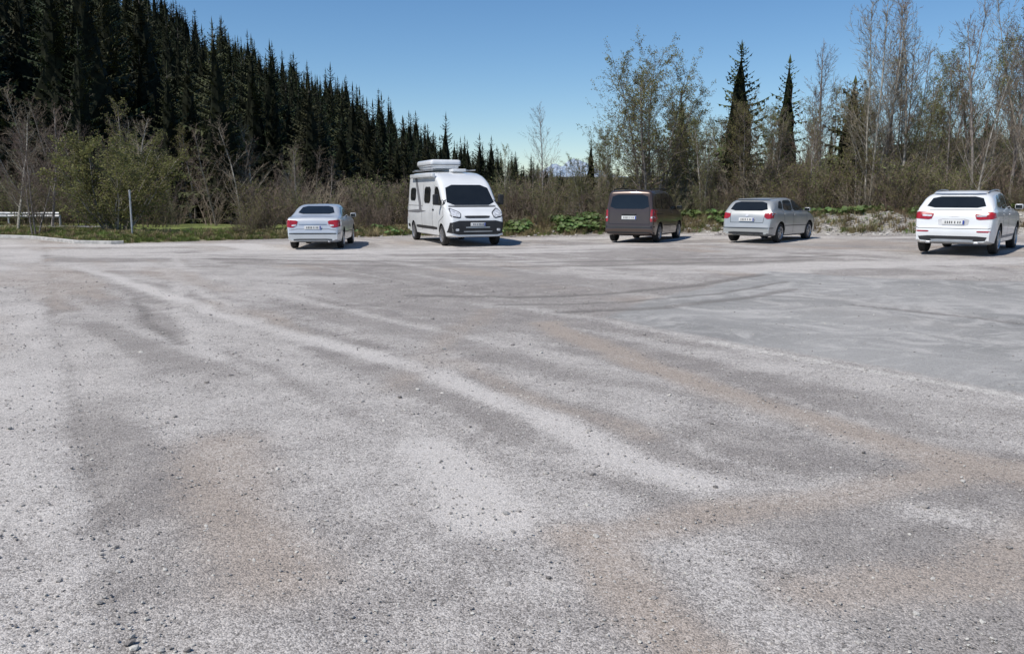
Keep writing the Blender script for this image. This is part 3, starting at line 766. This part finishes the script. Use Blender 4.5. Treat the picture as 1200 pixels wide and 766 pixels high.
sv=[bpy.data.objects.new('s',spruce_mesh('spruce_%d'%i,100+i,18,3.0+.4*i,40,M_needle_b if i in(1,4) else M_needle,pw=.62+.07*i)) for i in range(5)]
r=random.Random(5); pts=[];scl=[];rot=[];ix=[]
yy=50.
while yy<315:
    dx=2.9+yy*.011
    a_lo=-.95 if yy<130 else -.8
    x=a_lo*yy
    while x<.17*yy:
        xx=x+r.uniform(-1.6,1.6); y2=yy+r.uniform(-2.5,2.5); a=xx/y2; x+=dx*r.uniform(.7,1.5)
        if a>-.30 and y2<62: continue
        if a>-.08 and y2<92: continue
        g=hz(xx,y2)
        top_=1.7+y2*max(.056-.460*a,.029)
        h=min(r.uniform(11,25)*(1.0 if a>-.35 else 1.08),(top_-g)*r.choice([r.uniform(.6,.92),r.uniform(.88,1.03)]))
        if h<4: continue
        s=h/18; w=s*r.uniform(.8,1.35)*(1.0 if h>12 else 1.25)
        pts.append((xx,y2,g-.3)); scl.append((w,w,s)); rot.append((r.uniform(-.03,.03),r.uniform(-.03,.03),r.uniform(0,6.28))); ix.append(r.randrange(5))
    yy+=3.6+yy*.022
for k in range(150):
    y2=r.uniform(130,250); a=r.uniform(.1,.85); xx=a*y2; g=hz(xx,y2)
    h=r.uniform(5,9); pts.append((xx,y2,g-.3)); scl.append((h/15,h/15,h/18)); rot.append((0,0,r.uniform(0,6))); ix.append(r.randrange(5))
make_scatter('spruce_forest',sv,pts,scl,rot,ix)

bare=[tree_mesh('bare_%d'%i,30+i,P_bare,1 if i<3 else 3,.16,9,.10 if i<3 else .07,[M_barkg,M_twig,M_leaf]) for i in range(4)]
budd=[tree_mesh('budding_%d'%i,50+i,P_budd,1 if i==0 else 2,.14,8.5,.08) for i in range(2)]
sv=[bpy.data.objects.new('s',m_) for m_ in bare[:2]+budd]
pts=[];scl=[];rot=[];ix=[]
for k in range(54):
    y2=r.uniform(44,60); xx=r.uniform(-.72,-.2)*y2; 
    s=r.uniform(.4,.9)*(1 if xx/y2<-.35 else .8)
    if s*9.5+hz(xx,y2)>1.2+y2*max(.052-.455*xx/y2,.03): s*=.6
    pts.append((xx,y2,hz(xx,y2)-.2)); scl.append((s*1.35,s*1.35,s)); rot.append((0,0,r.uniform(0,6.28))); ix.append(r.choice([0,1,0,1,2,3]))
for k in range(95):
    y2=r.uniform(40,70); xx=r.uniform(.0,.78)*y2; a=xx/y2
    lim=(.040 if a<.10 else .075 if a<.15 else .10 if a<.35 else .17)*y2+1.7-hz(xx,y2)
    s=min(r.uniform(.4,1.1),lim/9.5)
    pts.append((xx,y2,hz(xx,y2)-.2)); scl.append((s*1.15,s*1.15,s)); rot.append((0,0,r.uniform(0,6.28))); ix.append(r.choice([0,1,2,3,2,3]))
make_scatter('bare_woodland',sv,pts,scl,rot,ix)

sh=[bpy.data.objects.new('s',tree_mesh('shrub_%d'%i,70+i,P_bush if i<2 else P_bushb,8,.55,2.4,.022,[M_twig,M_twig,M_leafo])) for i in range(4)]
pts=[];scl=[];rot=[];ix=[]
for k in range(540):
    xx=r.uniform(-36,34); ey=float(edge_y(xx))
    y2=ey+1.3+abs(r.gauss(0,1))*4.0
    if xx<-11 and y2<38.5: continue
    if 7<xx and y2<ey+2: continue
    s=r.uniform(.5,1.05)
    if y2<ey+3: s*=.62
    if xx<-5: s*=1.15
    if xx>9: s*=1.2
    pts.append((xx,y2,hz(xx,y2)-.05)); scl.append((s*r.uniform(.9,1.3),s*r.uniform(.9,1.3),s)); rot.append((0,0,r.uniform(0,6.28))); ix.append(r.randrange(4))
make_scatter('shrub_thicket',sh,pts,scl,rot,ix)

def put(name,mesh,x,y,s,rz=None,w=None):
    o=link(bpy.data.objects.new(name,mesh)); o.location=(x,y,hz(x,y)-.1)
    w=w or s; o.scale=(w,w,s); o.rotation_euler=(0,0,rz if rz is not None else r.uniform(0,6.28)); return o
def top(me_): 
    a=np.empty(len(me_.vertices)*3); me_.vertices.foreach_get('co',a); return a[2::3].max()
big=tree_mesh('crown_tree',88,P_leaf,6,.26,8,.075,[M_barkg,M_twig,M_leaf],even=True)
put('budding_tree',big,6.1,38.5,8.6/top(big),1.0,w=9.6/top(big))
big2=tree_mesh('crown_tree_b',91,dict(P_leaf),2,.25,7,.07,[M_barkg,M_twig,M_leafo])
t2=top(big2)
for (x,y,h) in ((10.4,38,5.4),(4.6,39,4.4),(14.6,36.5,5.4),(12.6,40,5.4),(17.5,37,5.6),(7.8,39.5,5.6),(3.2,38.4,3.0)): put('budding_tree',big2,x,y,h/t2)
spA=spruce_mesh('spruce_near_a',201,8,1.9,34,M_needle_n,pw=.62); spB=spruce_mesh('spruce_near_b',202,8,1.6,32,M_needle_l,pw=.75); spC=spruce_mesh('spruce_near_c',203,6,1.7,26,M_needle_l,pw=.6)
put('spruce_tree',spA,10.9,42,1.02,w=1.15); put('spruce_tree',spB,14.0,44.5,.97,w=1.15); put('spruce_tree',spC,15.6,40,1.0,w=1.2); put('spruce_tree',spA,8.6,44.5,.80); put('spruce_tree',spC,12.0,46,.8); put('spruce_tree',spB,4.0,44,.5,w=.6)
tb=[top(m_) for m_ in bare]; tu=[top(m_) for m_ in budd]
for (x,y,k,h) in ((15.0,36.5,3,9.7),(15.9,37.5,2,9.3),(16.6,36.8,0,9.9),(13.2,38.5,2,7.0),(18.4,34.5,1,8.0),(19.6,34,2,9.3),(20.6,33,0,9.8),(17.6,32.8,0,6.2),(21.0,34.8,3,9.8),(1.45,40,1,5.5),(19.0,31.6,2,6.0),(22.8,35,1,10.5),(17.2,38.5,3,8.0),(18.9,38,0,9.5),(14.1,39.5,1,7.5),(11.6,39,3,5.0),
                  (-19.5,35,3,5.0),(-21.0,36.4,0,5.6),(-9.4,38.5,2,3.8),(-17.8,40,1,5.4),(-20.4,38,2,5.6)):
    put('bare_tree',bare[k],x,y,h/tb[k],w=h/tb[k]*(.95 if x>0 else 1.35))
for (x,y,k,h) in ((12.6,36.8,0,4.6),(17.4,38,1,7),(22.2,37,0,8.5),(8.2,37.2,1,4.5),(-.3,40,0,3.8),(19.8,36.5,1,7.5),(16.0,39.5,0,6),(21.5,36,1,7.5),(18.2,36,0,6.5)):
    put('budding_tree',budd[k],x,y,h/tu[k])
wb=tree_mesh('willow',95,P_bushl,16,.62,4,.04,[M_barkg,M_twig,M_leafo])
put('willow_bush',wb,-15.9,34.6,4.3/top(wb),0.3,5.4/top(wb))

def leafclump(seed):
    q=random.Random(seed);B=MB()
    for i in range(12):
        a=q.uniform(0,6.28);d=q.uniform(.03,.4);h=q.uniform(.08,.28);c=Vector((math.cos(a)*d,math.sin(a)*d,h)); rr=q.uniform(.06,.14)
        nrm=(Vector((math.cos(a)*.5,math.sin(a)*.5,1))+rv(q)*.3).normalized(); u=nrm.orthogonal().normalized(); w_=nrm.cross(u)
        ring=[c+u*math.cos(t*.898)*rr*q.uniform(.85,1.1)+w_*math.sin(t*.898)*rr for t in range(7)]
        cc=c-nrm*rr*.25
        for t in range(7): B.face([cc,ring[t],ring[(t+1)%7]],0)
        B.tube(Vector((0,0,0)),cc,.008,.006,3,0)
    return bpy.data.objects.new('s',B.mesh('leafclump',[M_bb]))
lc=[leafclump(i) for i in range(3)]
pts=[];scl=[];rot=[];ix=[]
for k in range(1300):
    if k<620: xx=r.uniform(.2,3.8)
    elif k<900: xx=r.uniform(6.3,9.6)
    elif k<1150: xx=r.uniform(11.5,19)
    else: xx=r.uniform(-8,20)
    ey=float(edge_y(xx)); y2=ey+.7+abs(r.gauss(0,.9)) + (1.2 if xx>11 else 0)
    if float(fbm(np.array([xx*.8]),np.array([y2*.8]),61,3)[0])<.45: continue
    pts.append((xx,y2,hz(xx,y2)-.03)); s=r.uniform(.45,1.0); scl.append((s,)*3); rot.append((0,0,r.uniform(0,6.28))); ix.append(r.randrange(3))
make_scatter('butterbur_plants',lc,pts,scl,rot,ix)
def tuft(seed,mat,h):
    q=random.Random(seed);B=MB()
    for i in range(26):
        a=q.uniform(0,6.28);d=q.uniform(0,.12);b0=Vector((math.cos(a)*d,math.sin(a)*d,0)); l=h*q.uniform(.5,1.1); ln=Vector((math.cos(a),math.sin(a),0))*l*q.uniform(.2,.7)
        s=Vector((-math.sin(a),math.cos(a),0))*.007
        B.face([b0-s,b0+s,b0+ln*.5+Vector((0,0,l*.7))+s*.6,b0+ln*.5+Vector((0,0,l*.7))-s*.6],0)
        B.face([b0+ln*.5+Vector((0,0,l*.7))-s*.6,b0+ln*.5+Vector((0,0,l*.7))+s*.6,b0+ln+Vector((0,0,l*.85))],0)
    return bpy.data.objects.new('s',B.mesh('tuft',[mat]))
tf=[tuft(1,M_grass,.16),tuft(2,M_grass,.22),tuft(3,M_dry,.3),tuft(4,M_dry,.2)]
pts=[];scl=[];rot=[];ix=[]
for k in range(6000):
    if k<3200: xx=r.uniform(-26,-8); dry=.25
    else: xx=r.uniform(-11,22); dry=.65
    ey=float(edge_y(xx)); y2=ey+.35+abs(r.gauss(0,2.2))
    if y2>46: continue
    pts.append((xx,y2,hz(xx,y2)-.01)); s=r.uniform(.5,1.3)*(.75 if xx<-9 else 1); scl.append((s*1.3,s*1.3,s)); rot.append((0,0,r.uniform(0,6.28))); ix.append((2 if r.random()<dry else 0)+r.randrange(2))
make_scatter('grass',tf,pts,scl,rot,ix)
def stone(seed):
    q=random.Random(seed); bm=bmesh.new(); bmesh.ops.create_icosphere(bm,subdivisions=1,radius=1)
    for v in bm.verts: v.co*=q.uniform(.72,1.15); v.co.z*=.6
    me_=bpy.data.meshes.new('stone'); bm.to_mesh(me_); bm.free(); me_.materials.append(M_stone); return bpy.data.objects.new('s',me_)
st=[stone(i) for i in range(6)]
nS=24000
R_=np.random.RandomState(3)
y2=2.3+15*R_.rand(nS)**1.9; xx=R_.uniform(-.72,.72,nS)*(y2+.6)
ok=~(inside(xx,y2,sm_pts)&(R_.rand(nS)<.8)); xx=xx[ok];y2=y2[ok];n_=len(xx)
s=.0020+.0070*R_.rand(n_)**3.0; bigm=R_.rand(n_)<.006; s[bigm]=R_.uniform(.010,.018,bigm.sum()); s*=(1+.05*y2)
pts=np.stack([xx,y2,H(xx,y2)+s*.15+.002],-1); scl=np.stack([s*R_.uniform(.8,1.4,n_),s,s*R_.uniform(.7,1.2,n_)],-1); rot=np.stack([R_.uniform(-.4,.4,n_),R_.uniform(-.4,.4,n_),R_.uniform(0,6.28,n_)],-1)
make_scatter('gravel',st,pts,scl,rot,R_.randint(0,6,n_))
st2=[stone(20+i) for i in range(4)]
pts=[];scl=[];rot=[];ix=[]
for k in range(2600):
    xx=r.uniform(8,20) if k<1900 else r.uniform(-8,9); ey=float(edge_y(xx)); y2=ey+r.gauss(.9,.7)
    s=.02+.07*r.random()**2.5
    pts.append((xx,y2,hz(xx,y2)+s*.1)); scl.append((s*r.uniform(.8,1.4),s,s*r.uniform(.7,1.2))); rot.append((r.uniform(-.4,.4),r.uniform(-.4,.4),r.uniform(0,6.28))); ix.append(r.randrange(4))
make_scatter('bank_stones',st2,pts,scl,rot,ix)

# distant mountain range with old snow; bluish haze is painted into its colours
B=MB(); n=80; r2=random.Random(3); rows=[]
for j in range(8):
    row=[]
    for i in range(n+1):
        t=i/n; x=20+520*t; env=math.exp(-((t-.40)/.22)**2)
        hgt_=(70+62*env*(.5+1.0*float(fbm(np.array([t*12.]),np.array([1.3]),3,5)[0])))
        f=j/7; row.append(Vector((x+r2.uniform(-2,2),3000+f*300,20+(hgt_-20)*(f**.8)+r2.uniform(-4,4)*(j<7))))
    rows.append(row)
for j in range(7):
    for i in range(n): B.face([rows[j][i],rows[j][i+1],rows[j+1][i+1],rows[j+1][i]],0)
m,nt,out=new_mat('snow_rock_hazed'); tc=N(nt,'ShaderNodeTexCoord').outputs['Object']
c=mixc(nt,ramp(nt,noise(nt,tc,.05,6,.7),.44,.60),(.22,.30,.40),(.46,.52,.60)); p=N(nt,'ShaderNodeBsdfPrincipled'); nt.links.new(c,p.inputs['Base Color']); p.inputs['Roughness'].default_value=.9; nt.links.new(p.outputs[0],out.inputs[0])
link(bpy.data.objects.new('mountain',B.mesh('mountain',[m])))

# ------------------------------------------------------------------ kerb, post, guard rail
M_conc=simple('concrete',(.42,.41,.39),.9,var=.2,nscale=5,bump=.3)
M_steel=simple('galvanised_steel',(.40,.41,.42),.5,metal=.5,var=.15,nscale=6)
def sweep(name,pl,prof,mat):
    B=MB(); rings=[]
    P3=[Vector((x,y,hz(x,y))) for x,y in pl]
    for i,p in enumerate(P3):
        d=(P3[min(i+1,len(P3)-1)]-P3[max(i-1,0)]); d.z=0; d.normalize(); s=Vector((d.y,-d.x,0))
        rings.append([p+s*a+Vector((0,0,b_)) for a,b_ in prof])
    for i in range(len(rings)-1):
        for k in range(len(prof)): 
            kk=(k+1)%len(prof); B.face([rings[i][k],rings[i][kk],rings[i+1][kk],rings[i+1][k]],0)
    B.face(rings[0],0);B.face(rings[-1][::-1],0)
    return link(bpy.data.objects.new(name,B.mesh(name,[mat])))
kx=np.arange(-26,-13.4,.35)
sweep('kerb',[(x,float(edge_y(x))-.15) for x in kx],[(-.07,-.2),(-.07,.10),(-.05,.12),(.05,.12),(.07,.10),(.07,-.2)],M_conc)
pst=par('metal_post',(-14.3,32.3,hz(-14.3,32.3)))
B=MB(); B.tube(Vector((0,0,-.2)),Vector((0,0,1.62)),.035,.035,12); child('tube',B.mesh('tube',[M_steel],True),pst)
B=MB(); B.tube(Vector((0,0,1.62)),Vector((0,0,1.66)),.045,.03,12); B.tube(Vector((0,0,1.66)),Vector((0,0,1.68)),.03,.001,12); child('cap',B.mesh('cap',[M_conc],True),pst)
gr=par('guard_rail',(0,0,0))
gp=[(-30,41),(-26,40),(-23,39.3),(-20.5,39)]
B=MB()
for (a,b_) in zip(gp[:-1],gp[1:]):
    for zz in (.62,.50):
        B.tube(Vector((*a,hz(*a)+zz)),Vector((*b_,hz(*b_)+zz)),.07,.07,8)
child('beam',B.mesh('beam',[M_steel],True),gr)
B=MB()
for a in gp: B.tube(Vector((*a,hz(*a)-.2)),Vector((*a,hz(*a)+.6)),.05,.05,6)
child('posts',B.mesh('posts',[M_steel],True),gr)
B=MB(); n=30; L_=[];R2_=[]
for i in range(n+1):
    x=-60+42*i/n; y=36.9+max(0,(-x-24))*.12
    L_.append(Vector((x,y,hz(x,y)+.09))); R2_.append(Vector((x,y+2.0,hz(x,y+2.0)+.09)))
for i in range(n): B.face([L_[i],L_[i+1],R2_[i+1],R2_[i]],0)
link(bpy.data.objects.new('road',B.mesh('road',[simple('pale_asphalt',(.30,.29,.28),.9,var=.15,nscale=4,bump=.3)])))

# ------------------------------------------------------------------ light, sky, camera
el=math.radians(54); to=Vector((-.80*math.cos(el),-.60*math.cos(el),math.sin(el)))
sun=bpy.data.lights.new('sun','SUN'); sun.energy=4.4; sun.angle=math.radians(.53); sun.color=(1,.945,.865)
so=link(bpy.data.objects.new('sun',sun)); so.rotation_euler=to.to_track_quat('Z','Y').to_euler()
w=bpy.data.worlds.new('World'); sc.world=w; w.use_nodes=True; nt=w.node_tree
bg=nt.nodes['Background']; sky=nt.nodes.new('ShaderNodeTexSky'); sky.sky_type='NISHITA'; sky.sun_disc=False
sky.sun_elevation=el; sky.sun_rotation=math.atan2(-.8,-.6)%(2*math.pi); sky.altitude=600; sky.air_density=1.0; sky.dust_density=0.0; sky.ozone_density=4
hs=nt.nodes.new('ShaderNodeHueSaturation'); hs.inputs['Saturation'].default_value=1.16; hs.inputs['Value'].default_value=1.0
nt.links.new(sky.outputs[0],hs.inputs['Color']); nt.links.new(hs.outputs[0],bg.inputs[0]); bg.inputs[1].default_value=.112
cam=bpy.data.cameras.new('camera'); cam.lens=30; cam.sensor_width=36; cam.clip_end=9000; cam.clip_start=.05
co_=link(bpy.data.objects.new('camera',cam)); co_.location=(0,0,1.7+hz(0,0)); co_.rotation_euler=(math.radians(90-8.76),0,0)
sc.camera=co_
